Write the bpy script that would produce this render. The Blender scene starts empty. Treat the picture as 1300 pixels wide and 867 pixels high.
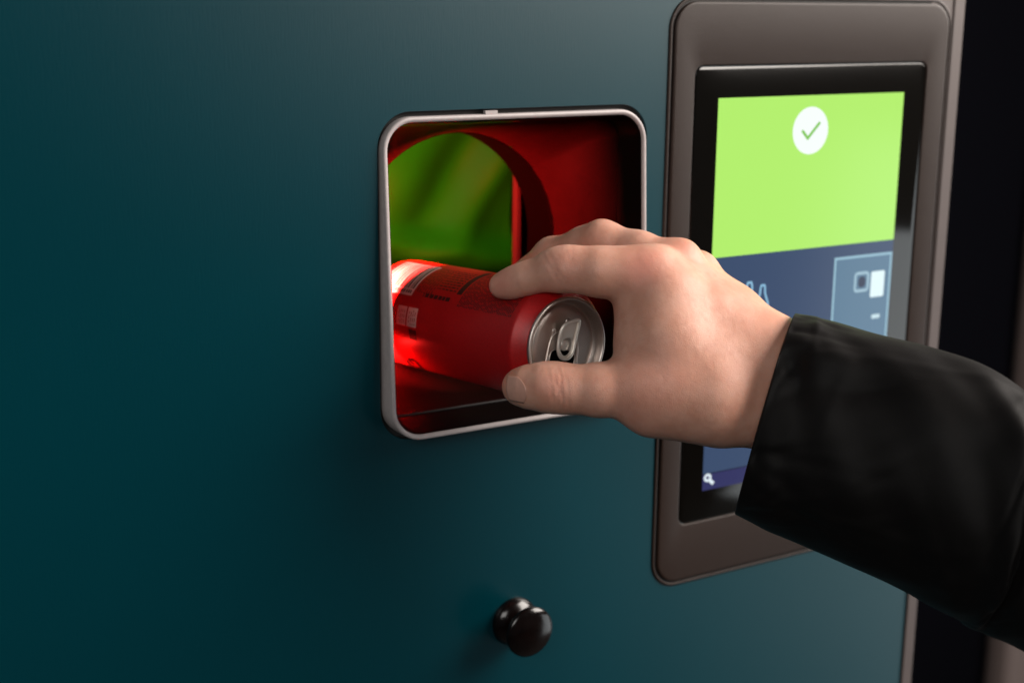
import bpy, math, random
import numpy as np
from mathutils import Matrix, Vector
random.seed(4)
SC = bpy.context.scene
COL = SC.collection
MM = 0.001

# ------------------------------------------------------------------ camera
F_PX = 1805.0                                   # focal length in pixels of the 1300 px wide photograph
YAW, PITCH, ROLL = 0.547292822, -0.232675477, 0.00934909
FW = np.array([math.sin(YAW)*math.cos(PITCH), math.cos(YAW)*math.cos(PITCH), math.sin(PITCH)])
RT = np.cross(FW, [0, 0, 1.0]); RT /= np.linalg.norm(RT)
UP = np.cross(RT, FW)
RT, UP = math.cos(ROLL)*RT + math.sin(ROLL)*UP, math.cos(ROLL)*UP - math.sin(ROLL)*RT
CAM = -FW*0.8512
cd = bpy.data.cameras.new('camera')
cam = bpy.data.objects.new('camera', cd); COL.objects.link(cam)
cam.matrix_world = Matrix(((RT[0], UP[0], -FW[0], CAM[0]), (RT[1], UP[1], -FW[1], CAM[1]),
                           (RT[2], UP[2], -FW[2], CAM[2]), (0, 0, 0, 1)))
cd.sensor_width = 36.0; cd.lens = F_PX/1300*36
cd.clip_start = 0.02; cd.clip_end = 60
cd.dof.use_dof = True; cd.dof.focus_distance = 0.775; cd.dof.aperture_fstop = 6.0
SC.camera = cam

# ------------------------------------------------------------------ light
SC.view_settings.view_transform = 'Standard'; SC.view_settings.look = 'None'
SC.view_settings.exposure = 0.0; SC.view_settings.gamma = 1.0
W = bpy.data.worlds.new('World'); SC.world = W; W.use_nodes = True
W.node_tree.nodes['Background'].inputs[0].default_value = (0.75, 0.9, 1.0, 1)
W.node_tree.nodes['Background'].inputs[1].default_value = 0.03
def area(name, loc, target, sx, sy, power, color):
    l = bpy.data.lights.new(name, 'AREA'); l.shape = 'RECTANGLE'; l.size = sx; l.size_y = sy
    l.energy = power; l.color = color
    o = bpy.data.objects.new(name, l); COL.objects.link(o); o.location = loc
    o.rotation_euler = (Vector(target)-Vector(loc)).to_track_quat('-Z', 'Y').to_euler()
    return o
area('ceiling_key_light', (1.48, -0.98, 0.95), (0.05, -0.05, 0.0), 1.8, 1.2, 108, (1.0, 0.92, 0.85))
area('low_sheen_light', (2.55, -1.25, -0.85), (0.2, 0, -0.2), 1.7, 1.5, 17.0, (0.92, 0.98, 1.0))  # unseen source added low at the right for the sheen on the panel
area('front_fill_light', (-1.45, -1.60, 0.95), (0.1, 0, -0.1), 1.3, 0.9, 17, (1.0, 0.97, 0.93))  # soft fill added front left to brighten lid, can neck and hand
led = area('intake_led_light', (-0.0700, 0.048, 0.030), (-0.008, 0.109, 0.028), 0.006, 0.10, 6.8, (1.0, 0.022, 0.018))
led.data.spread = math.radians(116)
led = area('intake_floor_led_light', (-0.0715, 0.042, -0.012), (-0.030, 0.046, -0.040), 0.006, 0.012, 0.10, (1.0, 0.020, 0.016))
ch_ = area('chamber_light', (-0.03, 0.125, 0.185), (0.045, 0.205, 0.03), 0.07, 0.03, 0.062, (1.0, 1.0, 0.85))
ch_.data.spread = math.radians(110)

# ------------------------------------------------------------------ helpers
def mesh_obj(name, verts, faces, mat, parent=None, smooth=True):
    me = bpy.data.meshes.new(name)
    me.from_pydata([tuple(map(float, v)) for v in verts], [], [tuple(map(int, f)) for f in faces])
    me.materials.append(mat)
    if smooth:
        me.polygons.foreach_set('use_smooth', [True]*len(me.polygons))
    me.update()
    o = bpy.data.objects.new(name, me); COL.objects.link(o)
    if parent is not None: o.parent = parent
    return o
def sharp(o, deg=35):
    import bmesh
    bm = bmesh.new(); bm.from_mesh(o.data)
    for e in bm.edges:
        if len(e.link_faces) == 2 and e.calc_face_angle(0) > math.radians(deg): e.smooth = False
    bm.to_mesh(o.data); bm.free(); return o
def empty(name, loc=(0, 0, 0), parent=None):
    o = bpy.data.objects.new(name, None); COL.objects.link(o); o.location = loc
    if parent is not None: o.parent = parent
    return o
def tag(o, label=None, cat=None, group=None, kind=None):
    if label: o['label'] = label
    if cat: o['category'] = cat
    if group: o['group'] = group
    if kind: o['kind'] = kind
    return o
def loft(rings, close=True, cap0=False, cap1=False, flip=False):
    n = len(rings[0]); V = [p for r in rings for p in r]; Fc = []
    for i in range(len(rings)-1):
        for j in range(n if close else n-1):
            k = (j+1) % n
            f = (i*n+j, i*n+k, (i+1)*n+k, (i+1)*n+j)
            Fc.append(f[::-1] if flip else f)
    if cap0: Fc.append(tuple(range(n)) if flip else tuple(range(n))[::-1])
    if cap1:
        b = (len(rings)-1)*n
        Fc.append(tuple(range(b, b+n))[::-1] if flip else tuple(range(b, b+n)))
    return V, Fc
def rrect(x0, x1, z0, z1, r, na=10, ns=8):
    """rounded rectangle in XZ (mm), counter-clockwise seen from the front"""
    P = []
    for cx, cz, a0, nx, nz in ((x1-r, z1-r, 0, -1, 0), (x0+r, z1-r, 90, 0, -1), (x0+r, z0+r, 180, 1, 0), (x1-r, z0+r, 270, 0, 1)):
        for i in range(na+1):
            a = math.radians(a0+90*i/na); P.append((cx+r*math.cos(a), cz+r*math.sin(a)))
        L = (x1-x0-2*r) if nx else (z1-z0-2*r)
        for i in range(1, ns):
            P.append((P[-1][0]+nx*L/ns, P[-1][1]+nz*L/ns) if True else None)
    return P
def lathe(profile, n=64):
    """profile of (radius, height); around local Z"""
    rings = [[(r*math.cos(2*math.pi*j/n), r*math.sin(2*math.pi*j/n), h) for j in range(n)] for r, h in profile]
    return loft(rings)
def boxm(x0, x1, y0, y1, z0, z1):
    V = [(x, y, z) for x in (x0, x1) for y in (y0, y1) for z in (z0, z1)]
    Fc = [(0, 1, 3, 2), (4, 6, 7, 5), (0, 4, 5, 1), (2, 3, 7, 6), (0, 2, 6, 4), (1, 5, 7, 3)]
    return V, Fc
def join(*vf):
    V, Fc = [], []
    for v, f in vf:
        b = len(V); V += list(v); Fc += [tuple(i+b for i in q) for q in f]
    return V, Fc
def mm(vf): return [(x*MM, y*MM, z*MM) for x, y, z in vf[0]], vf[1]

# ------------------------------------------------------------------ materials
def mat(name, color, rough=0.5, metal=0.0, spec=0.5, noise=None, bump=None, emit=None, estr=1.0, coat=0.0, rough_noise=None):
    m = bpy.data.materials.new(name); m.use_nodes = True
    nt = m.node_tree; b = nt.nodes['Principled BSDF']; N = nt.nodes.new; L = nt.links.new
    b.inputs['Base Color'].default_value = (*color, 1); b.inputs['Roughness'].default_value = rough
    b.inputs['Metallic'].default_value = metal; b.inputs['Specular IOR Level'].default_value = spec
    b.inputs['Coat Weight'].default_value = coat; b.inputs['Coat Roughness'].default_value = 0.08
    tc = N('ShaderNodeTexCoord')
    def tex(scale, detail=4, stretch=(1, 1, 1)):
        mp = N('ShaderNodeMapping'); mp.inputs['Scale'].default_value = stretch
        t = N('ShaderNodeTexNoise'); t.inputs['Scale'].default_value = scale; t.inputs['Detail'].default_value = detail
        L(tc.outputs['Object'], mp.inputs['Vector']); L(mp.outputs[0], t.inputs['Vector']); return t
    if noise:
        sc, amt, st = noise
        t = tex(sc, 5, st); r = N('ShaderNodeMapRange')
        r.inputs['From Min'].default_value = .3; r.inputs['From Max'].default_value = .7
        r.inputs['To Min'].default_value = 1-amt; r.inputs['To Max'].default_value = 1+amt
        L(t.outputs['Fac'], r.inputs['Value'])
        x = N('ShaderNodeVectorMath'); x.operation = 'SCALE'; x.inputs[0].default_value = color
        L(r.outputs[0], x.inputs['Scale']); L(x.outputs[0], b.inputs['Base Color'])
    if rough_noise:
        sc, amt, st = rough_noise
        t = tex(sc, 5, st); r = N('ShaderNodeMapRange')
        r.inputs['From Min'].default_value = .3; r.inputs['From Max'].default_value = .7
        r.inputs['To Min'].default_value = rough-amt; r.inputs['To Max'].default_value = rough+amt
        L(t.outputs['Fac'], r.inputs['Value']); L(r.outputs[0], b.inputs['Roughness'])
    if bump:
        sc, strength, dist, st = bump
        t = tex(sc, 3, st); bp = N('ShaderNodeBump')
        bp.inputs['Strength'].default_value = strength; bp.inputs['Distance'].default_value = dist
        L(t.outputs['Fac'], bp.inputs['Height']); L(bp.outputs[0], b.inputs['Normal'])
    if emit:
        b.inputs['Emission Color'].default_value = (*emit, 1); b.inputs['Emission Strength'].default_value = estr
    return m
def satin(m, rough, ior=1.5):
    """lacquer: diffuse base under a Beckmann gloss, whose highlight has no long haze"""
    nt = m.node_tree; N = nt.nodes.new; L = nt.links.new; b = nt.nodes['Principled BSDF']
    d = N('ShaderNodeBsdfDiffuse'); g = N('ShaderNodeBsdfGlossy'); g.distribution = 'BECKMANN'; g.inputs['Roughness'].default_value = rough
    f = N('ShaderNodeFresnel'); f.inputs['IOR'].default_value = ior; mx = N('ShaderNodeMixShader')
    for s_, t_ in (('Base Color', d.inputs['Color']),):
        if b.inputs[s_].links: L(b.inputs[s_].links[0].from_socket, t_)
        else: t_.default_value = b.inputs[s_].default_value
    if b.inputs['Normal'].links:
        for t_ in (d, g): L(b.inputs['Normal'].links[0].from_socket, t_.inputs['Normal'])
    L(f.outputs[0], mx.inputs[0]); L(d.outputs[0], mx.inputs[1]); L(g.outputs[0], mx.inputs[2])
    L(mx.outputs[0], nt.nodes['Material Output'].inputs['Surface']); nt.nodes.remove(b); return m
def srgb(r, g, b):
    f = lambda c: (c/255/12.92 if c <= 10 else ((c/255+0.055)/1.055)**2.4)
    return (f(r), f(g), f(b))

M_TEAL = mat('teal_paint', (0.0001, 0.0290, 0.0395), 0.37, spec=0.5, noise=(9, .03, (1, 1, .5)), bump=(900, .10, .0004, (1, 1, .12)), rough_noise=(60, .015, (1, 1, .3)))
satin(M_TEAL, 0.40)
M_TRIM = mat('bronze_edge', (0.06, 0.043, 0.039), 0.5, noise=(60, .05, (1, 1, 1)))
M_HOUSE = mat('textured_housing', (0.020, 0.0115, 0.0085), 0.41, spec=0.12, noise=(2200, .14, (1, 1, 1)), bump=(2000, .4, .0004, (1, 1, 1)))
satin(M_HOUSE, 0.45, 1.36)
M_GROOVE = mat('groove_black', (0.006, 0.005, 0.005), 0.7)
M_GLASS = mat('black_glass', (0.003, 0.0025, 0.002), 0.06, spec=0.5)
M_FRAME = mat('silver_frame', (0.36, 0.32, 0.315), 0.42, noise=(300, .06, (1, 1, 1)), bump=(1200, .12, .0002, (1, 1, 1)))
M_LINER = mat('dark_chute_plastic', (0.0072, 0.0022, 0.0022), 0.5, spec=0.02, noise=(80, .12, (1, 1, 1)), bump=(500, .1, .0004, (1, 1, 1)))
M_GASKET = mat('black_collar', (0.0022, 0.0016, 0.0016), 0.5, spec=0.06)
M_BEAD = mat('collar_edge', (0.010, 0.008, 0.008), 0.45, spec=0.2)
M_CAB = mat('cabinet_dark', (0.012, 0.012, 0.013), 0.8)
M_KNOB = mat('black_knob', (0.004, 0.002, 0.0017), 0.17, spec=0.5, rough_noise=(120, .05, (1, 1, 1)), noise=(200, .3, (1, 1, 1)))
M_GREEN = mat('green_plastic', (0.0015, 0.15, 0.001), 0.5, spec=0.06, noise=(30, .06, (1, 1, .5)))
def emis(name, rgb, s=1.0): return mat(name, (0.01, 0.01, 0.01), 0.15, spec=0.3, emit=srgb(*rgb), estr=s)

# ------------------------------------------------------------------ surroundings
K = 0.76                                         # plane units measured from the photo -> mm
V, Fc = boxm(-3, 5, 1.602, 1.7, -1.6, 2.2)
tag(mesh_obj('wall', V, Fc, mat('dark_wall', (0.004, 0.004, 0.006), 0.9, spec=0.02), smooth=False), 'dark wall far behind the teal machine', 'wall')
V, Fc = boxm(2.43, 2.9, 1.5, 1.6, -1.6, 2.2)
pl = mesh_obj('pillar', V, Fc, mat('pillar_paint', (0.26, 0.20, 0.185), 0.6, noise=(3, .1, (1, 1, 1))), smooth=False)
tag(pl, 'blurred pale brown pillar at the right edge behind the sleeve', 'pillar')
bv = pl.modifiers.new('bevel', 'BEVEL'); bv.width = .035; bv.segments = 4
V, Fc = boxm(-4, 5, -4, 1.7, -1.7, -1.602)
tag(mesh_obj('floor', V, Fc, mat('dark_floor', (0.03, 0.03, 0.03), 0.6, spec=0.2), smooth=False), kind='structure')

# ------------------------------------------------------------------ machine
machine = tag(empty('recycling_machine', (0, 0, -1.6)), 'dark teal recycling machine with can opening, lit touchscreen and small black knob', 'machine')
def mpart(name, vf, m, parent=machine, smooth=True, mmu=True):
    v, f = mm(vf) if mmu else vf
    if parent is machine: v = [(x, y, z+1.6) for x, y, z in v]
    return mesh_obj(name, v, f, m, parent, smooth)
# front sheet with a rounded opening
HX0, HX1, HZ0, HZ1 = -87.5, 95.5, -50.5, 138.0
cut = rrect(HX0, HX1, HZ0, HZ1, 20)
cx, cz = 4.0, 43.5
PX0, PX1, PZ0, PZ1 = -900, 355.2, -1595, 700
outer = []
for x, z in cut:
    dx, dz = x-cx, z-cz; t = 1e9
    if dx > 1e-6: t = min(t, (PX1-cx)/dx)
    if dx < -1e-6: t = min(t, (PX0-cx)/dx)
    if dz > 1e-6: t = min(t, (PZ1-cz)/dz)
    if dz < -1e-6: t = min(t, (PZ0-cz)/dz)
    outer.append([cx+dx*t, cz+dz*t])
for c in ((PX0, PZ0), (PX0, PZ1), (PX1, PZ0), (PX1, PZ1)):
    j = min(range(len(outer)), key=lambda i: (outer[i][0]-c[0])**2+(outer[i][1]-c[1])**2); outer[j] = list(c)
rings = [[(x, 1.5, z) for x, z in cut], [(x, 0.3, z) for x, z in cut],
         [(x*1.0+(x-cx)*.003, 0, z+(z-cz)*.003) for x, z in cut], [(x, 0, z) for x, z in outer]]
sharp(mpart('front_panel', loft(rings, flip=True), M_TEAL))
TX0_ = 147.5*K
# bronze edge of the body and the dark carcass behind the sheet
o = mpart('edge_trim', boxm(355.2, 366.4, -1.6, 30, -1595, 700), M_TRIM, smooth=False)
bv = o.modifiers.new('bevel', 'BEVEL'); bv.width = .0012; bv.segments = 3
mpart('head_trim', join(boxm(TX0_+14, 355.0, -1.0, 6, 263.5*K+2.6, 700), boxm(334, 355.0, -.5, 5.5, 178, 263.5*K+2.4)), M_TRIM, smooth=False)
cab = join(boxm(-900, -897, 1.6, 500, -1595, 700), boxm(363, 366, 30.1, 500, -1595, 700), boxm(-897, 363, 497, 500, -1595, 700),
           boxm(-897, 355, 1.6, 497, 697, 700), boxm(-897, 355, 1.6, 497, -1595, -1592))
mpart('cabinet', cab, M_CAB, smooth=False)
# silver frame, standing further out of the sheet at the bottom than at the top
FX0, FX1, FZ0, FZ1 = -85.5, 93.2, -48.0, 135.2
def fy(z): return -2.0 + (z-FZ1)/(FZ0-FZ1)*(-10.0)
def fring(o, back=None, dy=0.0, r=19.0):
    P = rrect(FX0+o, FX1-o, FZ0+o, FZ1-o, max(r-o, 2))
    return [(x, (fy(z)+dy) if back is None else back, z) for x, z in P]
fr = [fring(0, back=4), fring(0, dy=.9), fring(.25, dy=.3), fring(.8, dy=0), fring(1.7, dy=0), fring(2.4, dy=.5), fring(3.1, dy=1.4)]
frame = sharp(mpart('intake_frame', loft(fr), M_FRAME), 50)
tv0 = loft([[(x, 1.4, z) for x, z in cut], [(x, 3.6, z) for x, z in cut], fring(.1, back=3.8)])
mpart('gap_light_shroud', tv0, M_GROOVE)  # dark ring added behind the gap to stop chamber light leaking out
v = mm(boxm(-20.0, -12.0, -1.6, 1.0, 134.9, 137.2))
mesh_obj('clip', [(x, y, z+1.6) for x, y, z in v[0]], v[1], M_FRAME, frame, False)
# chute: black collar, grey bead, funnel from rounded square to round throat
collar = [fring(3.1, dy=1.2), fring(3.6, dy=2.0), fring(5.5, back=13.5, r=20), fring(6.3, back=17, r=20)]
chute = mpart('intake_chute', loft([fring(6.6, back=18.4, r=20), fring(8.0, back=26, r=21)] +
    [[((1-t)*p[0]+t*q[0], 26+(75-26)*s, (1-t)*p[2]+t*q[2]) for p, q in zip(fring(8.0, back=26, r=21),
      [(4.5+73.5*math.cos(a)*(1 if z > 44 else 1.0), 75, 45+(73.5 if math.sin(a) > 0 else 79)*(math.sin(a) if math.sin(a) > 0 else -abs(math.sin(a))**.8))
       for x, _, z in fring(8.0, back=26, r=21) for a in (math.atan2(z-45, x-4.5),)])]
     for s, t in ((.15, .10), (.3, .22), (.45, .36), (.6, .52), (.75, .69), (.88, .85), (.97, .965), (1, 1))] ), M_LINER)
thr = []
for y, k in ((75.6, 1.0), (76.5, .988), (80, .985), (107, .985)):
    thr.append([(4.5+73.5*k*math.cos(a), y, 45+(73.5 if math.sin(a) > 0 else 79)*k*(math.sin(a) if math.sin(a) > 0 else -abs(math.sin(a))**.8)) for a in [2*math.pi*i/96 for i in range(96)]])
tv = mm(loft(thr)); mesh_obj('throat', tv[0], tv[1], mat('throat_shade', (0.0007, 0.0005, 0.0005), 0.7, spec=0.01), chute)  # near-black colour stands in for the shade inside the throat
tv = mm(loft(collar)); mesh_obj('collar', tv[0], tv[1], M_GASKET, chute)
base_line = fring(6.3, back=17.6, r=20)
bead = []
for do, dy in ((0, -.6), (.9, -.5), (1.3, .2), (.9, .9), (0, 1)):
    bead.append([(b_[0]+(p[0]-b_[0])*w, 17.6+dy*w, b_[2]+(p[2]-b_[2])*w) for p, b_ in zip(fring(6.3+do, back=17.6, r=20), base_line)
                 for w in (min(1, max(.03, (0-b_[2])/30)),)])
tv = mm(loft(bead)); mesh_obj('bead', tv[0], tv[1], M_BEAD, chute)
tv = mm(boxm(78.8, 81.6, 124, 130, -40, 130)); mesh_obj('bracket', tv[0], tv[1], mat('bracket_grey', (0.02, 0.012, 0.012), .4, spec=.1), chute, False)

for ch in chute.children: ch.location = (0, 0, 1.6)

# touchscreen terminal
term = empty('touchscreen', (0, 0, 1.6), machine)
TX0, TX1, TZ0, TZ1 = 147.5*K, 464*K, -238.5*K, 263.5*K
def tring(o, y, r=18): return [(x, y, z) for x, z in rrect(TX0+o, TX1-o, TZ0+o, TZ1-o, max(r-o, 1.5))]
GX0, GX1, GZ0, GZ1 = 171.3*K, 436.8*K, -184.6*K, 210.4*K
def gring(o, y, r=6): return [(x, y, z) for x, z in rrect(GX0+o, GX1-o, GZ0+o, GZ1-o, max(r-o, 1))]
def tpart(name, vf, m, smooth=True):
    v, f = mm(vf); return mesh_obj(name, v, f, m, term, smooth)
sharp(tpart('surround', loft([tring(-2.4, .2), tring(-2.2, -.7), tring(-1.7, -1.1), tring(-.5, -1.2), tring(-.2, -.8), tring(-.2, .2)]), M_HOUSE), 60)
tpart('groove', loft([tring(-.3, -.25), tring(1.6, -.25)]), M_GROOVE)
h = loft([tring(1.2, -.1), tring(1.2, -1.2), tring(1.5, -1.8), tring(2.2, -2.05), tring(3.2, -2.15), gring(-1.3, -2.15), gring(-.7, -2.0), gring(-.45, -1.5), gring(-.45, .2)])
sharp(tpart('housing', h, M_HOUSE), 60)
tpart('glass', loft([gring(.35, -.4), gring(.35, -1.3), gring(.6, -1.55), gring(1.0, -1.65)], cap1=True), M_GLASS)
def quad(x0, x1, z0, z1, y, r=0.0):
    if r <= 0: return [(x0, y, z0), (x1, y, z0), (x1, y, z1), (x0, y, z1)], [(0, 1, 2, 3)]
    P = rrect(x0, x1, z0, z1, r, 6, 2); return [(x, y, z) for x, z in P], [tuple(range(len(P)))]
DX0, DX1, DZ0, DZ1, DS = 196.4*K, 410.6*K, -157.5*K, 184.2*K, 50.2*K
Y0 = -1.75
tpart('display', quad(DX0, DX1, -108, DS-.01, Y0), None or emis('screen_blue', (50, 71, 104)), False)
tpart('status_banner', quad(DX0, DX1, DS, DZ1, Y0), emis('screen_green', (177, 238, 105)), False)
tpart('footer_bar', quad(DX0, DX1, DZ0, -108.5, Y0), emis('screen_indigo', (40, 42, 92)), False)
CX, CZ = 228.1, 117.0
circ = [(CX+15.6*math.cos(2*math.pi*i/48), Y0-.06, CZ+15.6*math.sin(2*math.pi*i/48)) for i in range(48)]
tpart('check_badge', (circ, [tuple(range(48))]), emis('screen_white', (246, 253, 250)), False)
def stroke(pts, w, y, closed=False):
    """flat polyline of width w (mm) in the XZ plane"""
    P = [np.array(p, float) for p in pts]; n = len(P); A, B = [], []
    for i in range(n):
        a = P[i-1] if (i or closed) else P[i]; b = P[(i+1) % n] if (i < n-1 or closed) else P[i]
        t1 = P[i]-a; t2 = b-P[i]
        t1 = t1/np.linalg.norm(t1) if np.linalg.norm(t1) > 0 else t2/np.linalg.norm(t2)
        t2 = t2/np.linalg.norm(t2) if np.linalg.norm(t2) > 0 else t1
        t = t1+t2; t /= np.linalg.norm(t); nn = np.array([-t[1], t[0]]); c = max(.4, nn@np.array([-t1[1], t1[0]]))
        A.append(P[i]+nn*w/2/c); B.append(P[i]-nn*w/2/c)
    V = [(p[0], y, p[1]) for p in A]+[(p[0], y, p[1]) for p in B]
    m_ = n if closed else n-1
    return V, [(i, (i+1) % n, n+(i+1) % n, n+i) for i in range(m_)]
tpart('check_mark', stroke([(CX-7.4, CZ+.3), (CX-2.2, CZ-5.0), (CX+8.0, CZ+5.2)], 2.0, Y0-.12), emis('check_green', (120, 196, 70)), False)
# line drawing of bottles on the blue page
def bottle(x, z, s):
    Pp = [(-7, -46), (-7, -14), (-5.5, -8), (-2.6, -1), (-2.2, 4), (-1.5, 5.6), (1.5, 5.6), (2.2, 4), (2.6, -1), (5.5, -8), (7, -14), (7, -46)]
    return stroke([(x+a*s, z+b*s) for a, b in Pp], 1.5, Y0-.08, True)
tpart('bottle_icon', join(bottle(182.0, 14.0, .95), bottle(193.6, 11.6, .85)), emis('icon_blue', (140, 190, 222)), False)
# little picture of the machine on the page
M_LINE = emis('picture_line', (150, 190, 208))
tpart('machine_picture', quad(258.2, DX1-.9, -75, 28.2, Y0-.05), emis('picture_blue', (86, 120, 146)), False)
tpart('picture_border', stroke([(257.8, -76), (310.8, -76), (310.8, 28.6), (257.8, 28.6)], 1.7, Y0-.08, True), M_LINE, False)
def rr_stroke(x0, x1, z0, z1, r, w, y): return stroke(rrect(x0, x1, z0, z1, r, 5, 2), w, y, True)
tpart('picture_opening', rr_stroke(277.6, 289.8, 4.2, 16.6, 2, 2.0, Y0-.11), emis('picture_opening', (158, 190, 206)), False)
tpart('picture_hole', quad(280.6, 287.4, 6.4, 14.2, Y0-.09, 3), emis('picture_dark', (38, 52, 78)), False)
tpart('picture_screen', quad(292.6, 305.6, -1.6, 16.8, Y0-.11, 1.2), emis('picture_white', (226, 246, 250)), False)
tpart('picture_tray', quad(295.4, 303.6, -17.2, -14.2, Y0-.11, 1.2), emis('picture_pale', (196, 222, 230)), False)
tool = join(stroke([(153.4+2.3*math.cos(a), -111.0+2.0*math.sin(a)) for a in [2*math.pi*k/20 for k in range(20)]], 1.9, Y0-.1, True),
            stroke([(154.6, -112.4), (158.6, -116.0)], 2.6, Y0-.13))
tpart('tool_icon', tool, emis('icon_white', (220, 232, 240)), False)

# knob: rose, neck and mushroom head
knob = empty('knob', (0.0030, 0, 1.6-0.1805), machine); knob.rotation_euler = (math.radians(90), 0, 0)
def kpart(name, prof):
    v, f = mm(lathe(prof, 72)); return sharp(mesh_obj(name, v, f, M_KNOB, knob), 50)
kpart('knob_rose', [(15.2, -.5), (15.6, .6), (15.6, 2.2), (14.9, 4.0), (13.0, 6.0), (10.4, 7.6), (8.0, 8.6), (6.8, 9.6), (6.2, 11.0), (6.2, 14)])
kpart('knob_head', [(6.0, 13.6), (7.4, 14.2), (10.6, 15.2), (14.2, 16.4), (15.9, 17.8), (16.3, 19.0), (16.1, 20.1), (15.2, 21.1), (13.2, 22.0), (9.8, 22.8), (6.0, 23.3), (2.4, 23.5), (0.001, 23.52)])

# ------------------------------------------------------------------ green sheet inside the machine
def sheet_y(x, z):
    t = z-(11.0-.178*(x-9)); g = lambda q, w: math.exp(-(q/w)**2)       # t: height over the crease that runs down to the right
    y = 204+(.35*t-20*(1-math.exp(t/3)) if t < 0 else .05*t)+18*g(t-1.0, 4.0)-13*g(t-17, 13)-4*g(t+9, 7)
    q = x-(62+.72*(z-10))                                                # folds running up to the right
    fade = min(1, max(0, (t-8)/25))
    y += fade*(9*g(q+30, 20)-7*g(q-4, 16)+3*g(q-42, 14))
    return y+2.0*math.sin(x*.06+z*.04)+1.0*math.sin(x*.11-z*.09+1)
nx, nz = 100, 120
V, Fc = [], []
for j in range(nz+1):
    for i in range(nx+1):
        x, z = -150+i*(276/nx), -75+j*(285/nz)
        V.append((x+(.05*(z-8) if i > nx-3 else 0)*0, sheet_y(x, z), z))
for j in range(nz):
    for i in range(nx):
        a = j*(nx+1)+i; Fc.append((a, a+1, a+nx+2, a+nx+1))
v, f = mm((V, Fc))
gl = mesh_obj('green_liner', v, f, M_GREEN)
sm = gl.modifiers.new('thickness', 'SOLIDIFY'); sm.thickness = .0015
tag(gl, 'creased green plastic sheet inside the machine seen through the round hole', 'liner')

# ------------------------------------------------------------------ can
ca = np.array([-.107, .992, -.055]); ca /= np.linalg.norm(ca)          # lid -> base
cc = np.array([-12.8, -79.7, 15.5])                                    # lid centre, mm
ce = np.cross(ca, [0, 0, 1.0]); ce /= np.linalg.norm(ce); cg = np.cross(ce, ca)
M_CAN = mat('red_can_paint', (0.37, 0.006, 0.007), 0.40, metal=0.05, spec=0.35, noise=(700, .10, (1, 1, 1)), bump=(900, .12, .0002, (1, 1, 1)))
M_ALU = mat('aluminium', (0.56, 0.49, 0.45), 0.38, metal=1.0, rough_noise=(90, .04, (1, 1, 1)))
M_TAB = mat('tab_aluminium', (0.80, 0.74, 0.67), 0.42, metal=0.65, rough_noise=(500, .06, (1, 1, 1)))
M_INK = mat('black_ink', (0.022, 0.004, 0.004), 0.5, noise=(900, .3, (1, 1, 1)))
M_PALE = mat('pale_ink', (0.62, 0.36, 0.33), 0.5)
M_HOLE = mat('mouth_shade', (0.003, 0.0025, 0.0025), 0.8, spec=0.02)  # for the flat mouth patch; shade inside the opening put into its colour
can = tag(empty('beverage_can'), 'opened tall red drink can held half inside the square opening', 'can')
can.matrix_world = Matrix(((ce[0], cg[0], -ca[0], cc[0]*MM), (ce[1], cg[1], -ca[1], cc[1]*MM), (ce[2], cg[2], -ca[2], cc[2]*MM), (0, 0, 0, 1)))
def cpart(name, vf, m, parent=can, smooth=True):
    v, f = mm(vf); return mesh_obj(name, v, f, m, parent, smooth)
# can space: z = 0 at the rim, body towards -z
sharp(cpart('body', lathe([(26.2, -2.6), (26.0, -3.4), (26.6, -4.2), (28.6, -5.9), (30.9, -8.1), (32.1, -9.2), (32.75, -10.2), (32.95, -11.4), (33.0, -13), (33, -40), (33, -80), (33, -120), (33, -154), (32.6, -157), (31.2, -160), (28, -164), (25.5, -166.6), (24, -167.4), (22.5, -166.4), (20, -162), (12, -158.5), (.01, -157.5)], 96), M_CAN), 40)
lid = sharp(cpart('lid', lathe([(26.3, -2.7), (26.9, -2.2), (27.1, -1.2), (27.0, -.4), (26.5, .05), (25.9, .1), (25.4, -.2), (25.1, -.9), (24.6, -2.6), (23.9, -4.6), (23.3, -5.9), (22.7, -6.4), (22.1, -6.2), (21.7, -5.2), (21.3, -4.3), (20.8, -4.0), (18.0, -3.95), (8, -3.9), (.01, -3.9)], 96), M_ALU), 60)
rnd = np.random.default_rng(3)
def disc(cx, cy, rx, ry, z, rot=0, n=40):
    c, s = math.cos(rot), math.sin(rot)
    return [(cx+rx*math.cos(t)*c-ry*math.sin(t)*s, cy+rx*math.cos(t)*s+ry*math.sin(t)*c, z) for t in [2*math.pi*k/n for k in range(n)]], [tuple(range(n))]
def tubeloop(pts, r, closed=True, n=8):
    P = [np.array(p, float) for p in pts]; m_ = len(P); rings = []
    for i in range(m_):
        a = P[(i-1) % m_] if (i or closed) else P[i]; b = P[(i+1) % m_] if (i < m_-1 or closed) else P[i]
        t = b-a; t /= np.linalg.norm(t); u_ = np.cross(t, [0, 0, 1.0]); u_ /= np.linalg.norm(u_); w_ = np.cross(u_, t)
        rings.append([tuple(P[i]+r*(math.cos(q)*u_+math.sin(q)*w_)) for q in [2*math.pi*k/n for k in range(n)]])
    if closed: rings.append(rings[0])
    return loft(rings)
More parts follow.
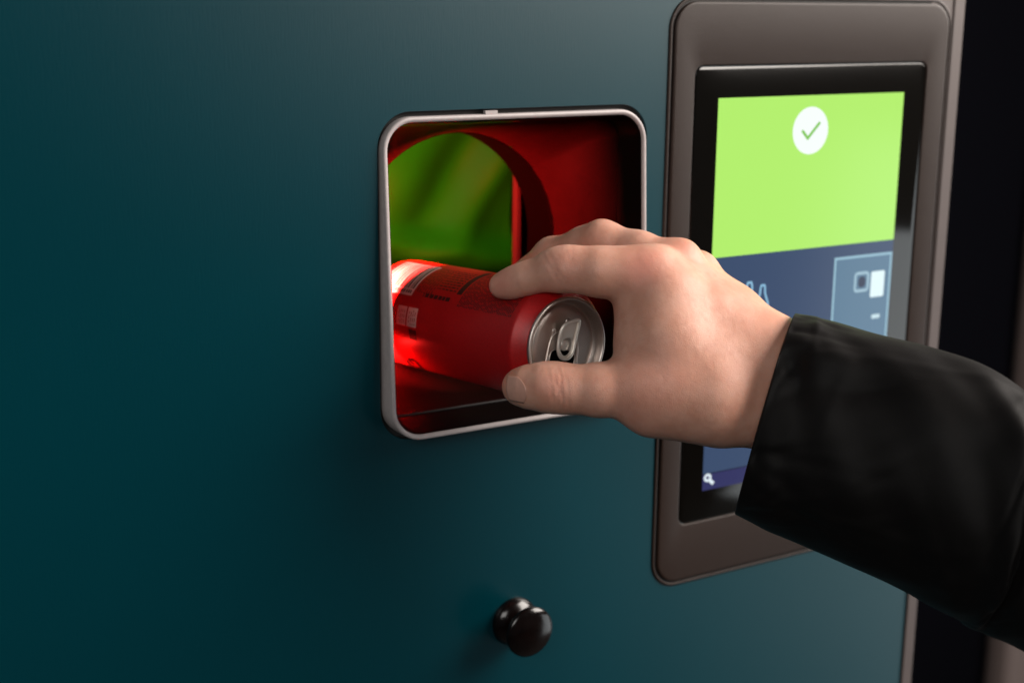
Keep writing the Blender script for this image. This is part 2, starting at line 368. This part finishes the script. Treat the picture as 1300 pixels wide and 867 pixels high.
# tear panel score, mouth, dimples (everything turned with the tab)
TR = math.radians(-11)
def turn(x, y):
    return x*math.cos(TR)-y*math.sin(TR), x*math.sin(TR)+y*math.cos(TR)
def tpts(pts, z): return [(*turn(x, y), z) for x, y in pts]
teardrop = [(x, y) for x, y in [(3.5, 8.5), (-3.5, 8.5), (-8, 6), (-9.8, 1), (-10.5, -6), (-10.8, -12), (-9.5, -16.6), (-5.5, -19.0), (0, -19.6), (5.5, -19.0), (9.5, -16.6), (10.8, -12), (10.5, -6), (9.8, 1), (8, 6)]]
def smooth_loop(P, it=2):
    for _ in range(it):
        P = [q for i in range(len(P)) for q in ((.75*P[i][0]+.25*P[(i+1) % len(P)][0], .75*P[i][1]+.25*P[(i+1) % len(P)][1]),
                                               (.25*P[i][0]+.75*P[(i+1) % len(P)][0], .25*P[i][1]+.75*P[(i+1) % len(P)][1]))]
    return P
cpart('panel_bead', tubeloop(tpts(smooth_loop(teardrop), -3.9), .75), M_ALU, lid)
mouth = smooth_loop([(-6.5, -2.5), (6.5, -2.5), (8.8, -5), (9.0, -11), (6.5, -16.0), (0, -17.6), (-6.5, -16.0), (-9.0, -11), (-8.8, -5)])
cpart('mouth', (tpts(mouth, -3.72), [tuple(range(len(mouth)))]), M_HOLE, lid, False)
cpart('mouth_edge', tubeloop(tpts(mouth, -3.75), .35), M_ALU, lid)
for dx, dy in ((-7.2, 7.2), (1.2, 13.0)):
    d = lathe([(1.9, 0), (1.5, .35), (.8, .6), (.01, .7)], 20); x, y = turn(dx, dy)
    cpart('dimple', ([(a+x, b+y, c-3.93) for a, b, c in d[0]], d[1]), M_ALU, lid)
d = lathe([(3.3, 0), (3.1, 1.0), (2.6, 1.5), (1.2, 1.7), (.01, 1.75)], 28); x, y = turn(0, 0)
cpart('rivet', ([(a+x, b+y, c-3.9) for a, b, c in d[0]], d[1]), M_TAB, lid)
# pull tab: curled rim, plate with a finger hole
tabo = smooth_loop([(-4.2, 12.4), (0.5, 14.2), (5.2, 15.6), (6.3, 15.0), (6.3, 9), (6.2, 2), (5.8, -3.6), (3.8, -7.4), (0, -8.6), (-3.8, -7.4), (-5.8, -3.6), (-6.2, 2), (-6.1, 9)], 2)
hole = smooth_loop([(0, 4.2), (2.8, 4.2), (4.0, 2.8), (4.0, -1), (3.4, -3.6), (1.7, -5.4), (0, -5.8), (-1.7, -5.4), (-3.4, -3.6), (-4.0, -1), (-3.8, 1.8), (-2.2, 3.4)], 2)
def tz(y): return -1.5 + max(0, y-3)*.16
n_ = len(tabo)
def tabpt(x, y, dz=0): X_, Y_ = turn(x, y); return (X_, Y_, tz(y)+dz)
inner = [(x*.86, y*.86+.4) for x, y in tabo]
# plate between inner outline and hole, matched by angle
def by_angle(P, c, n=64):
    A = sorted((math.atan2(y-c[1], x-c[0]), x, y) for x, y in P); out = []
    A = [(A[-1][0]-2*math.pi, *A[-1][1:])]+A+[(A[0][0]+2*math.pi, *A[0][1:])]
    for k in range(n):
        t = -math.pi+2*math.pi*k/n
        for i in range(len(A)-1):
            if A[i][0] <= t <= A[i+1][0]:
                q = (t-A[i][0])/max(1e-9, A[i+1][0]-A[i][0]); out.append((A[i][1]+(A[i+1][1]-A[i][1])*q, A[i][2]+(A[i+1][2]-A[i][2])*q)); break
    return out
hi, ho = by_angle(hole, (0, 0)), by_angle(inner, (0, 0))
rings = [[tabpt(x, y, -.9) for x, y in hi], [tabpt(x, y, .0) for x, y in hi], [tabpt(x*.92+a*.08, y*.92+b*.08, .15) for (x, y), (a, b) in zip(hi, ho)],
         [tabpt(x*.5+a*.5, y*.5+b*.5, -.1) for (x, y), (a, b) in zip(hi, ho)], [tabpt(x, y, -.25) for x, y in ho]]
tab = cpart('pull_tab', join(loft(rings), tubeloop([tabpt(x*.93, y*.93+.2) for x, y in tabo], .95, n=10)), M_TAB)
# printing: patches laid on the wall of the can (angle 0 = right, 90 = up; h = distance from the rim)
def patch(h0, h1, a0, a1, r=33.06, n=None):
    n = n or max(2, int(abs(a1-a0)/4)+1); V = []; 
    for k in range(n+1):
        a = math.radians(a0+(a1-a0)*k/n)
        V += [(r*math.cos(a), r*math.sin(a), -h0), (r*math.cos(a), r*math.sin(a), -h1)]
    return V, [(2*k, 2*k+1, 2*k+3, 2*k+2) for k in range(n)]
def lines(h0, h1, a0, a1, rows, fill=.55, along='h', word=(2.0, 7.0), r=33.06):
    """rows of fine print: short dashes with word gaps; rows run along h"""
    out = []
    for q in range(rows):
        c = a0+(a1-a0)*(q+.5)/rows; w = (a1-a0)/rows*fill/2; h = h0
        while h < h1:
            l = rnd.uniform(*word); out.append(patch(h, min(h+l, h1), c-w, c+w, r, 1)); h += l+rnd.uniform(.6, 1.3)
    return join(*out)
def rows_round(h0, h1, a0, a1, rows, fill=.5, word=(3, 9)):
    """rows of fine print running round the can"""
    out = []
    for q in range(rows):
        c = h0+(h1-h0)*(q+.5)/rows; w = (h1-h0)/rows*fill/2; a = a0+rnd.uniform(0, 3)
        while a < a1:
            l = rnd.uniform(*word); out.append(patch(c-w, c+w, a, min(a+l, a1), 33.06, 2)); a += l+rnd.uniform(1, 2)
    return join(*out)
body = can.children[0]
def ink(name, vf, m): return cpart(name, vf, m, body)
ink('barcode_ground', patch(112, 150, 98, 146, 33.04), M_PALE)
bars = []; h = 113.5
while h < 149:
    w = rnd.choice([.5, .9, 1.5]); bars.append(patch(h, h+w, 100, 138, 33.08)); h += w+rnd.choice([.6, 1.0, 1.8])
ink('barcode', join(*bars), M_INK)
ink('barcode_digits', lines(114, 148, 139.5, 144, 1, .8, word=(1.2, 1.6), r=33.08), M_INK)
ink('small_print', join(rows_round(93, 110, 98, 141, 7, .38, (2, 7)), lines(73, 92, 100, 134, 9, .42, word=(1.2, 4.5))), M_INK)
ink('date_line', lines(74, 101, 140, 145, 1, .9, word=(2, 4)), M_INK)
ink('black_stripe', patch(66.4, 71.2, 90, 135), M_INK)
ink('ingredient_text', join(rows_round(14, 65, 88, 148, 34, .5, (2, 8))), M_INK)
ink('recycling_mark', join(patch(100, 110, 158, 178, 33.04), patch(111.5, 121, 158, 178, 33.04)), M_PALE)
ink('recycling_text', join(rows_round(101, 109, 160, 176, 4, .35, (2, 5)), rows_round(112.5, 120, 160, 176, 4, .35, (2, 5))), mat('grey_red_ink', (.30, .03, .03), .5))
ink('warning_box', join(patch(100, 107.5, 180.5, 191)), M_INK)
# big script letters near the base
def script(pts, w):
    out = []
    for (h0, a0), (h1, a1) in zip(pts[:-1], pts[1:]):
        for k in range(4):
            s0, s1 = k/4, (k+1)/4; ha, hb = h0+(h1-h0)*s0, h0+(h1-h0)*s1; aa, ab = a0+(a1-a0)*s0, a0+(a1-a0)*s1
            V = []
            L_ = math.hypot(hb-ha, (ab-aa)*.576); nh, na = -(ab-aa)*.576/L_*w/2, (hb-ha)/L_*w/2/.576
            for h_, a_ in ((ha+nh, aa+na), (ha-nh, aa-na), (hb-nh, ab-na), (hb+nh, ab+na)):
                a_ = math.radians(a_); V.append((33.07*math.cos(a_), 33.07*math.sin(a_), -h_))
            out.append((V, [(0, 1, 2, 3)]))
    return join(*out)
loops = []
for h0, s in ((152, 1.0), (138, .9), (125, .8)):
    loops.append(script([(h0+8*s*math.cos(t)-1.5*t, 228+13*s*math.sin(t)-3*math.cos(2*t)) for t in [i*.35 for i in range(20)]], 3.2))
loops.append(script([(160, 240), (145, 244), (130, 243), (118, 242)], 5.5))
ink('script_lettering', join(*loops), M_INK)

# ------------------------------------------------------------------ person: right hand and sleeve
# The hand is one surface taken from a smooth signed distance field. Coordinates (mm): right, up, away from the viewer.
def q3(px, py, d): return np.array([(px-650)/F_PX*d, -(py-433.5)/F_PX*d, d], float)
def q2w(P):
    P = np.asarray(P, float); return (CAM*1000 + P[:, :1]*RT + P[:, 1:2]*UP + P[:, 2:3]*FW)*MM
VOX = 0.8
QMIN = np.array([-24.0, -92.0, 712.0]); QMAX = np.array([205.0, 76.0, 862.0])
NQ = np.ceil((QMAX-QMIN)/VOX).astype(int)+1
gx = (QMIN[0]+VOX*np.arange(NQ[0])).astype(np.float32)[:, None, None]
gy = (QMIN[1]+VOX*np.arange(NQ[1])).astype(np.float32)[None, :, None]
gz = (QMIN[2]+VOX*np.arange(NQ[2])).astype(np.float32)[None, None, :]
def cone(a, b, ra, rb, P=None):
    X, Y, Z = P if P is not None else (gx, gy, gz)
    a = np.asarray(a, np.float32); v = np.asarray(b, np.float32)-a; L2 = float(v@v)+1e-6
    t = np.clip(((X-a[0])*v[0]+(Y-a[1])*v[1]+(Z-a[2])*v[2])/L2, 0, 1)
    dx = X-a[0]-t*v[0]; dy = Y-a[1]-t*v[1]; dz = Z-a[2]-t*v[2]
    return np.sqrt(dx*dx+dy*dy+dz*dz)-(ra+(rb-ra)*t)
def ball(c, r, P=None):
    X, Y, Z = P if P is not None else (gx, gy, gz)
    return np.sqrt((X-c[0])**2+(Y-c[1])**2+(Z-c[2])**2)-r
def smin(a, b, k):
    h = np.clip(.5+.5*(b-a)/k, 0, 1); return b+(a-b)*h-k*h*(1-h)
def chain(pts, k, P=None):
    """pts: (px, py, depth, radius)"""
    d = None
    for (x0, y0, d0, r0), (x1, y1, d1, r1) in zip(pts[:-1], pts[1:]):
        c = cone(q3(x0, y0, d0), q3(x1, y1, d1), r0, r1, P); d = c if d is None else smin(d, c, k)
    return d
INDEX = [(829, 345, 763, 14.0), (795, 347, 761, 13.2), (760, 345, 761, 12.4), (722, 341, 764, 11.2), (704, 343, 766, 10.0), (668, 354, 771, 8.0), (650, 360, 775, 7.2), (636, 363, 777.5, 6.6)]
MIDDLE = [(858, 336, 780, 12.0), (812, 319, 786, 10.2), (764, 306, 796, 10.9), (742, 311, 805, 9.6), (700, 323, 824, 9.0), (668, 345, 838, 8.0)]
RING = [(886, 345, 797, 11.0), (842, 338, 806, 10.0), (800, 336, 818, 10.0), (752, 350, 838, 8.5), (735, 362, 846, 8.0)]
PINKY = [(898, 366, 812, 9.5), (868, 368, 822, 9.0), (830, 376, 832, 8.8), (806, 392, 842, 7.6)]
THUMB = [(898, 498, 752, 20.5), (806, 494, 750, 15.6), (760, 495, 750.5, 13.9), (722, 494, 752, 12.6), (704, 492, 753, 13.0), (690, 491, 754, 12.4), (668, 491, 757, 10.8), (659, 491, 759, 9.0)]
PALM = [[(827, 345, 766, 13.0), (890, 405, 764, 16.0), (985, 459, 764, 18.5)],
        [(858, 336, 780, 12.5), (915, 400, 775, 16.0), (985, 462, 770, 18.5)],
        [(884, 348, 797, 10.5), (930, 400, 788, 15.0), (984, 464, 778, 17.5)],
        [(898, 366, 812, 9.5), (945, 425, 800, 14.0), (980, 480, 784, 17.0)],
        [(898, 500, 752, 21.0), (930, 510, 758, 20.5), (972, 512, 764, 19.5)],
        [(835, 395, 762, 15.0), (850, 455, 756, 19.0)],
        [(806, 382, 769, 10.0), (815, 425, 766, 10.5), (812, 468, 759, 11.0)],
        [(828, 517, 753, 15.5), (905, 520, 755, 17.5)],
        [(870, 430, 765, 22.0), (935, 470, 765, 24.0)],
        [(835, 500, 756, 15.0), (880, 470, 760, 22.0)],
        [(838, 385, 764, 16.0), (838, 440, 762, 19.0), (845, 485, 758, 17.0)],
        [(842, 372, 758, 12.5), (846, 430, 753, 15.5), (842, 482, 751, 15.0)],
        [(985, 460, 767, 18.5), (1090, 510, 748, 22.0), (1240, 580, 715, 27.0)],
        [(970, 514, 765, 19.5), (1070, 575, 748, 22.0), (1200, 650, 715, 27.0)]]
def hand_field(P=None):
    palm = None
    for c in PALM:
        d = chain(c, 5.0, P); palm = d if palm is None else smin(palm, d, 15.0)
    for (x, y, d0, r_) in ((822, 338, 757, 8.5), (866, 326, 779, 8.5), (886, 342, 797, 6.0)):    # knuckles
        palm = smin(palm, ball(q3(x, y, d0), r_, P), 7.0)
    idx = chain(INDEX, 7.0, P); mid = chain(MIDDLE, 6.0, P); rin = chain(RING, 3.0, P); pin = chain(PINKY, 3.0, P); thb = chain(THUMB, 4.0, P)
    f = np.minimum(rin, pin); f = smin(f, mid, 1.2); f = smin(f, idx, 1.2)
    f = smin(palm, f, 6.0)
    f = smin(f, thb, 9.0)
    # creases over the thumb joint and the finger joint, the fold round the nail, slack skin
    X, Y, Z = P if P is not None else (gx, gy, gz)
    def crease(f, p, axis, offs, w, depth, reach):
        c = q3(*p); ax_ = np.asarray(axis, float); ax_ /= np.linalg.norm(ax_)
        s = (X-c[0])*ax_[0]+(Y-c[1])*ax_[1]+(Z-c[2])*ax_[2]
        rr = np.sqrt((X-c[0])**2+(Y-c[1])**2+(Z-c[2])**2)
        g = 0
        for o_, a_ in offs:
            bend = .05*(Y-c[1])*np.sin(o_*2+1)+.35*np.sin((Y-c[1])*.55+o_)
            g = g+a_*np.exp(-((s-o_+bend)/w)**2)
        return f+depth*g*np.exp(-(rr/reach)**4)
    f = crease(f, (708, 492, 741), (1, .12, .1), ((-3.4, .5), (-.6, .8), (1.6, 1.0), (4.6, .45)), .75, .55, 15)
    f = crease(f, (698, 338, 757), (1, .55, -.1), ((0, .7), (2.6, .5)), .9, .45, 12)
    f = crease(f, (720, 325, 757), (1, .1, 0), ((-2.5, .4), (0, .6), (2.5, .5)), .8, .35, 9)
    # the can presses the skin flat where they touch
    cq, aq = w2q(cc), np.array([ca@RT, ca@UP, ca@FW])
    hx = (X-cq[0])*aq[0]+(Y-cq[1])*aq[1]+(Z-cq[2])*aq[2]
    rr = np.sqrt(np.maximum((X-cq[0])**2+(Y-cq[1])**2+(Z-cq[2])**2-hx*hx, 0))
    return np.maximum(f, np.minimum(33.3-np.clip(14-hx, 0, 14)*.42-rr, hx+.5))
def w2q(p):
    d = np.asarray(p, float)-CAM*1000; return np.array([d@RT, d@UP, d@FW])

def surface_net(D):
    """naive surface nets: verts in cell units, quads"""
    ins = D < 0
    c = [ins[i:ins.shape[0]-1+i, j:ins.shape[1]-1+j, k:ins.shape[2]-1+k] for i in (0, 1) for j in (0, 1) for k in (0, 1)]
    s = sum(x.astype(np.uint8) for x in c); cell = (s > 0) & (s < 8)
    I = np.argwhere(cell); idx = np.full(cell.shape, -1, np.int64); idx[cell] = np.arange(len(I))
    acc = np.zeros((len(I), 3)); cnt = np.zeros(len(I))
    corners = [(i, j, k) for i in (0, 1) for j in (0, 1) for k in (0, 1)]
    val = {q: D[I[:, 0]+q[0], I[:, 1]+q[1], I[:, 2]+q[2]] for q in corners}
    for a in corners:
        for ax_ in range(3):
            if a[ax_]: continue
            b = list(a); b[ax_] = 1; b = tuple(b)
            va, vb = val[a], val[b]; m = (va < 0) != (vb < 0)
            t = np.where(m, va/(va-vb+1e-12), 0); p = np.repeat(np.array([a], float), len(I), 0); p[:, ax_] += t
            acc[m] += p[m]; cnt[m] += 1
    V = I+acc/cnt[:, None]; Fc = []
    for ax_ in range(3):
        b1, b2 = [(1, 2), (2, 0), (0, 1)][ax_]
        lo = [slice(1, -1)]*3; lo[ax_] = slice(0, -1); hi_ = list(lo); hi_[ax_] = slice(1, None)
        A = ins[tuple(slice(0, n) for n in ins.shape)]
        E0 = ins[tuple(lo)]; hi_ = [slice(1, -1)]*3; hi_[ax_] = slice(1, None)
        E1 = ins[tuple(hi_)]
        for flip, m in ((False, E0 & ~E1), (True, ~E0 & E1)):
            Q = np.argwhere(m)
            off = np.ones(3, int); off[ax_] = 0; Q = Q+off
            def g(d1, d2):
                R_ = Q.copy(); R_[:, b1] += d1; R_[:, b2] += d2; return idx[R_[:, 0], R_[:, 1], R_[:, 2]]
            q = np.stack([g(-1, -1), g(0, -1), g(0, 0), g(-1, 0)], 1)
            Fc.append(q[:, ::-1] if flip else q)
    return V, np.concatenate(Fc)
D = hand_field().astype(np.float32)
V, Fc = surface_net(D)
del D
# keep the joined-up surface only
lab = np.arange(len(V))
for _ in range(400):
    m = lab[Fc].min(1); new = lab.copy(); np.minimum.at(new, Fc.ravel(), np.repeat(m, 4)); new = new[new]
    if (new == lab).all(): break
    lab = new
main = np.bincount(lab).argmax(); keep = lab == main; ren = np.cumsum(keep)-1
Fc = ren[Fc[keep[Fc].all(1)]]; V = V[keep]
HV = q2w(QMIN+VOX*V)
skin = bpy.data.materials.new('skin'); skin.use_nodes = True
nt = skin.node_tree; b = nt.nodes['Principled BSDF']; N = nt.nodes.new; L = nt.links.new
geo = N('ShaderNodeTexCoord')
def noise(scale, detail=4):
    t = N('ShaderNodeTexNoise'); t.inputs['Scale'].default_value = scale; t.inputs['Detail'].default_value = detail
    L(geo.outputs['Object'], t.inputs['Vector']); return t
def ramp(src, a, b_, lo=0, hi=1):
    r_ = N('ShaderNodeMapRange'); r_.interpolation_type = 'SMOOTHSTEP'
    for n_, v_ in (('From Min', a), ('From Max', b_), ('To Min', lo), ('To Max', hi)): r_.inputs[n_].default_value = v_
    L(src, r_.inputs['Value']); return r_.outputs[0]
def mix(fac, c1, c2):
    x = N('ShaderNodeMix'); x.data_type = 'RGBA'
    if hasattr(fac, 'type'): L(fac, x.inputs['Factor'])
    else: x.inputs['Factor'].default_value = fac
    for s_, c in (('A', c1), ('B', c2)):
        i_ = [q for q in x.inputs if q.name == s_ and q.type == 'RGBA'][0]
        if hasattr(c, 'type'): L(c, i_)
        else: i_.default_value = (*c, 1)
    return [q for q in x.outputs if q.type == 'RGBA'][0]
col = mix(ramp(noise(55, 5).outputs['Fac'], .35, .65), (0.555, 0.272, 0.190), (0.615, 0.332, 0.246))
col = mix(ramp(noise(190, 3).outputs['Fac'], .45, .75, 0, .5), col, (0.52, 0.245, 0.175))
# redder skin over the knuckles, the joints and the fingertips
for (x, y, d0), rad, amt in (((818, 342, 748), 19, .8), ((868, 322, 772), 15, .5), ((716, 340, 755), 17, .35), ((705, 492, 742), 15, .45), ((640, 362, 772), 15, .75),
                             ((655, 491, 752), 12, .3), ((835, 480, 738), 26, .3), ((800, 520, 745), 30, .3)):
    p = q2w(q3(x, y, d0)[None])[0]
    ds = N('ShaderNodeVectorMath'); ds.operation = 'DISTANCE'; ds.inputs[1].default_value = p; L(geo.outputs['Object'], ds.inputs[0])
    col = mix(ramp(ds.outputs['Value'], 0, rad*MM, amt, 0), col, (0.60, 0.225, 0.165))
L(col, b.inputs['Base Color'])
b.inputs['Roughness'].default_value = .46; b.inputs['Specular IOR Level'].default_value = .38
b.inputs['Subsurface Weight'].default_value = .32; b.inputs['Subsurface Radius'].default_value = (1.0, .35, .2); b.inputs['Subsurface Scale'].default_value = .0016
vo = N('ShaderNodeTexVoronoi'); vo.inputs['Scale'].default_value = 900; vo.feature = 'DISTANCE_TO_EDGE'; L(geo.outputs['Object'], vo.inputs['Vector'])
b1 = N('ShaderNodeBump'); b1.inputs['Strength'].default_value = .2; b1.inputs['Distance'].default_value = .0004; L(ramp(vo.outputs['Distance'], 0, .12), b1.inputs['Height'])
b2 = N('ShaderNodeBump'); b2.inputs['Strength'].default_value = .13; b2.inputs['Distance'].default_value = .0016; L(noise(240, 4).outputs['Fac'], b2.inputs['Height']); L(b1.outputs[0], b2.inputs['Normal'])
L(b2.outputs[0], b.inputs['Normal'])
person = mesh_obj('person', HV, Fc, skin)
tag(person, 'bare right hand in a black jacket sleeve gripping the red can', 'person')
sm = person.modifiers.new('smooth', 'SMOOTH'); sm.factor = .5; sm.iterations = 4

# thumb nail: a thin curved plate seated on the thumb tip
nu, nv = 18, 18
NPX = np.zeros((nu+1, nv+1)); NPY = NPX.copy()
for i in range(nu+1):
    for j in range(nv+1):
        a = i/nu; v_ = -1+2*j/nv
        dist = 643.6+3.6*v_*v_+1.0*v_; prox = 668.5-7.5*v_*v_+4.0*v_
        NPX[i, j] = dist+(prox-dist)*a
        NPY[i, j] = 492.8+v_*15.5+(a-.4)*v_*2.0+a*2.0
dd = np.full(NPX.shape, 728.0)
for _ in range(60):
    P = ((NPX-650)/F_PX*dd, -(NPY-433.5)/F_PX*dd, dd)
    dd = dd+np.clip(hand_field(P), -2, 4)*.8
P0 = np.stack([(NPX-650)/F_PX*dd, -(NPY-433.5)/F_PX*dd, dd], -1)
gr = np.zeros_like(P0); e_ = .6
for k in range(3):
    hi2 = P0.copy(); lo2 = P0.copy(); hi2[..., k] += e_; lo2[..., k] -= e_
    gr[..., k] = hand_field((hi2[..., 0], hi2[..., 1], hi2[..., 2]))-hand_field((lo2[..., 0], lo2[..., 1], lo2[..., 2]))
gr /= np.linalg.norm(gr, axis=-1, keepdims=True)
lift = .15+.35*(1-np.arange(nu+1)/nu)[:, None]**1.5
NP_ = P0+gr*lift[..., None]
nv_faces = [(i*(nv+1)+j, i*(nv+1)+j+1, (i+1)*(nv+1)+j+1, (i+1)*(nv+1)+j) for i in range(nu) for j in range(nv)]
M_NAIL = mat('nail', (0.52, 0.28, 0.215), 0.3, spec=0.5, noise=(300, .06, (1, 1, 1)))
nail = mesh_obj('fingernail', q2w(NP_.reshape(-1, 3)), nv_faces, M_NAIL, person)
so = nail.modifiers.new('thickness', 'SOLIDIFY'); so.thickness = .0005; so.offset = 0

# jacket sleeve
RINGS = [((1009, 398), (932, 652), 765, 38), ((1030, 401), (955, 664), 762, 41), ((1060, 408), (992, 681), 757, 44), ((1110, 423), (1050, 705), 748, 48), ((1170, 437), (1118, 735), 738, 52),
         ((1230, 457), (1176, 766), 728, 54), ((1272, 479), (1208, 782), 721, 55), ((1290, 498), (1222, 791), 718, 53), ((1296, 520), (1230, 797), 717, 46),
         ((1304, 512), (1246, 803), 714, 50), ((1335, 500), (1275, 815), 708, 58), ((1400, 520), (1340, 850), 697, 62), ((1480, 560), (1420, 900), 684, 64), ((1600, 630), (1530, 980), 665, 66)]
def sleeve_ring(s):
    s = min(max(s, 0), len(RINGS)-1.001); i = int(s); t = s-i
    g = lambda k: np.array([*RINGS[min(max(k, 0), len(RINGS)-1)][0], *RINGS[min(max(k, 0), len(RINGS)-1)][1], *RINGS[min(max(k, 0), len(RINGS)-1)][2:]], float)
    a, b_, c, d = g(i-1), g(i), g(i+1), g(i+2)
    return .5*(2*b_+(c-a)*t+(2*a-5*b_+4*c-d)*t*t+(3*b_-a-3*c+d)*t**3)
NA = 160
rc = np.random.default_rng(11)
CREASE = [(rc.uniform(.1, 9), rc.uniform(0, 2*math.pi), rc.normal(.9, .5), rc.uniform(.25, .9), rc.uniform(.035, .075), rc.choice([-1, 1])*rc.uniform(.5, 1.3)) for _ in range(80)]
CREASE += [(rc.uniform(0, 1.2), rc.uniform(0, 2*math.pi), rc.normal(1.4, .3), rc.uniform(.3, .8), rc.uniform(.035, .07), -rc.uniform(.7, 1.6)) for _ in range(26)]
CREASE += [(7.9+rc.normal(0, .25), rc.uniform(0, 2*math.pi), rc.normal(1.2, .5), rc.uniform(.3, .9), rc.uniform(.06, .11), rc.choice([-1, 1])*rc.uniform(.7, 1.5)) for _ in range(26)]
def creases(s, t):
    w = 0
    for s0, t0, a_, ln, wd, am in CREASE:
        ds = (s-s0)*.32; dt = (t-t0+math.pi) % (2*math.pi)-math.pi
        u_ = ds*math.sin(a_)+dt*math.cos(a_); v_ = ds*math.cos(a_)-dt*math.sin(a_)
        if abs(u_) < 2*ln and abs(v_) < 3*wd: w += am*math.exp(-(u_/ln)**2-(v_/wd)**2)
    return w
def ring_pts(s, shrink=0.0, dent=1.0):
    v = sleeve_ring(s); T = q3(v[0], v[1], v[4]); B = q3(v[2], v[3], v[4]); c = (T+B)/2; e1 = (T-B)/2; h_ = np.linalg.norm(e1); e1 /= h_
    ax_ = np.cross(e1, [0, 0, 1.0]); out = []
    for k in range(NA):
        t = 2*math.pi*k/NA; cs, sn = math.cos(t), math.sin(t); p_ = 2/2.25
        x = abs(cs)**p_*math.copysign(1, cs); y = abs(sn)**p_*math.copysign(1, sn)
        front = max(0, -y)
        w_ = 0
        if s > 0.02:
            f_ = min(1, s/1.2)
            w_ += f_*1.8*math.sin(3*t+1.3*s)*math.sin(s*1.9+.7)
            w_ += f_*.9*math.sin(5*t-2.1*s+1)*math.cos(s*1.1)
            w_ += f_*.45*math.sin(9*t+3.0*s)*math.sin(2.6*s+t)
            w_ += f_*.15*math.sin(14*t-4.5*s+.4)
            w_ += front*3.2*math.exp(-((x-.70)/.10)**2)*math.exp(-((s-.75)/.55)**2)-front*3.4*math.exp(-((x-.50)/.13)**2)*math.exp(-((s-.7)/.6)**2)
            w_ += front*f_*2.6*math.exp(-((x-.55-.12*(s-1))/.13)**2)*math.exp(-((s-1.6)/1.3)**2)
            w_ -= front*f_*2.8*math.exp(-((x-.30-.12*(s-1))/.15)**2)*math.exp(-((s-1.9)/1.4)**2)
            seam = math.exp(-((s-8.0-.25*math.sin(3*t))/.28)**2); w_ -= 3.0*seam*front
            w_ += 2.0*front*math.exp(-((s-6.4)/.7)**2)
        w_ += min(1, s/.35)*creases(s, t)*.75 if s > .02 else 0
        w_ *= dent*(1-.75*abs(x)**6)
        p = c+e1*x*(h_-shrink+w_)+np.array([0, 0, 1.0])*y*(v[5]-shrink+w_)
        p = p+ax_*(y*8.0*max(0, 1-s/4))
        if s < 1: p = p+ax_*(1-s)*(.5*math.sin(2*t+.5))
        out.append(p)
    return out
def to_w(R_): return [tuple(p) for p in q2w(np.array(R_))]
sl = [to_w(ring_pts(.9, 4.0, .3)), to_w(ring_pts(.3, 3.4, 0)), to_w(ring_pts(.03, 2.8, 0)), to_w(ring_pts(-.0, 1.6, 0)), to_w(ring_pts(.02, .5, 0))]
sl += [to_w(ring_pts(s)) for s in np.concatenate([np.linspace(.06, 7, 130), np.linspace(7.05, 9.2, 50), np.linspace(9.3, 13, 30)])]
v, f = loft(sl)
M_SLEEVE = mat('black_nylon', (0.0030, 0.0022, 0.0021), 0.58, spec=0.17, noise=(200, .15, (1, 1, 1)), bump=(1400, .25, .0003, (1, 1, 1)))
M_SLEEVE.node_tree.nodes['Principled BSDF'].inputs['Sheen Weight'].default_value = .015
sleeve = mesh_obj('jacket_sleeve', v, f, M_SLEEVE, person)
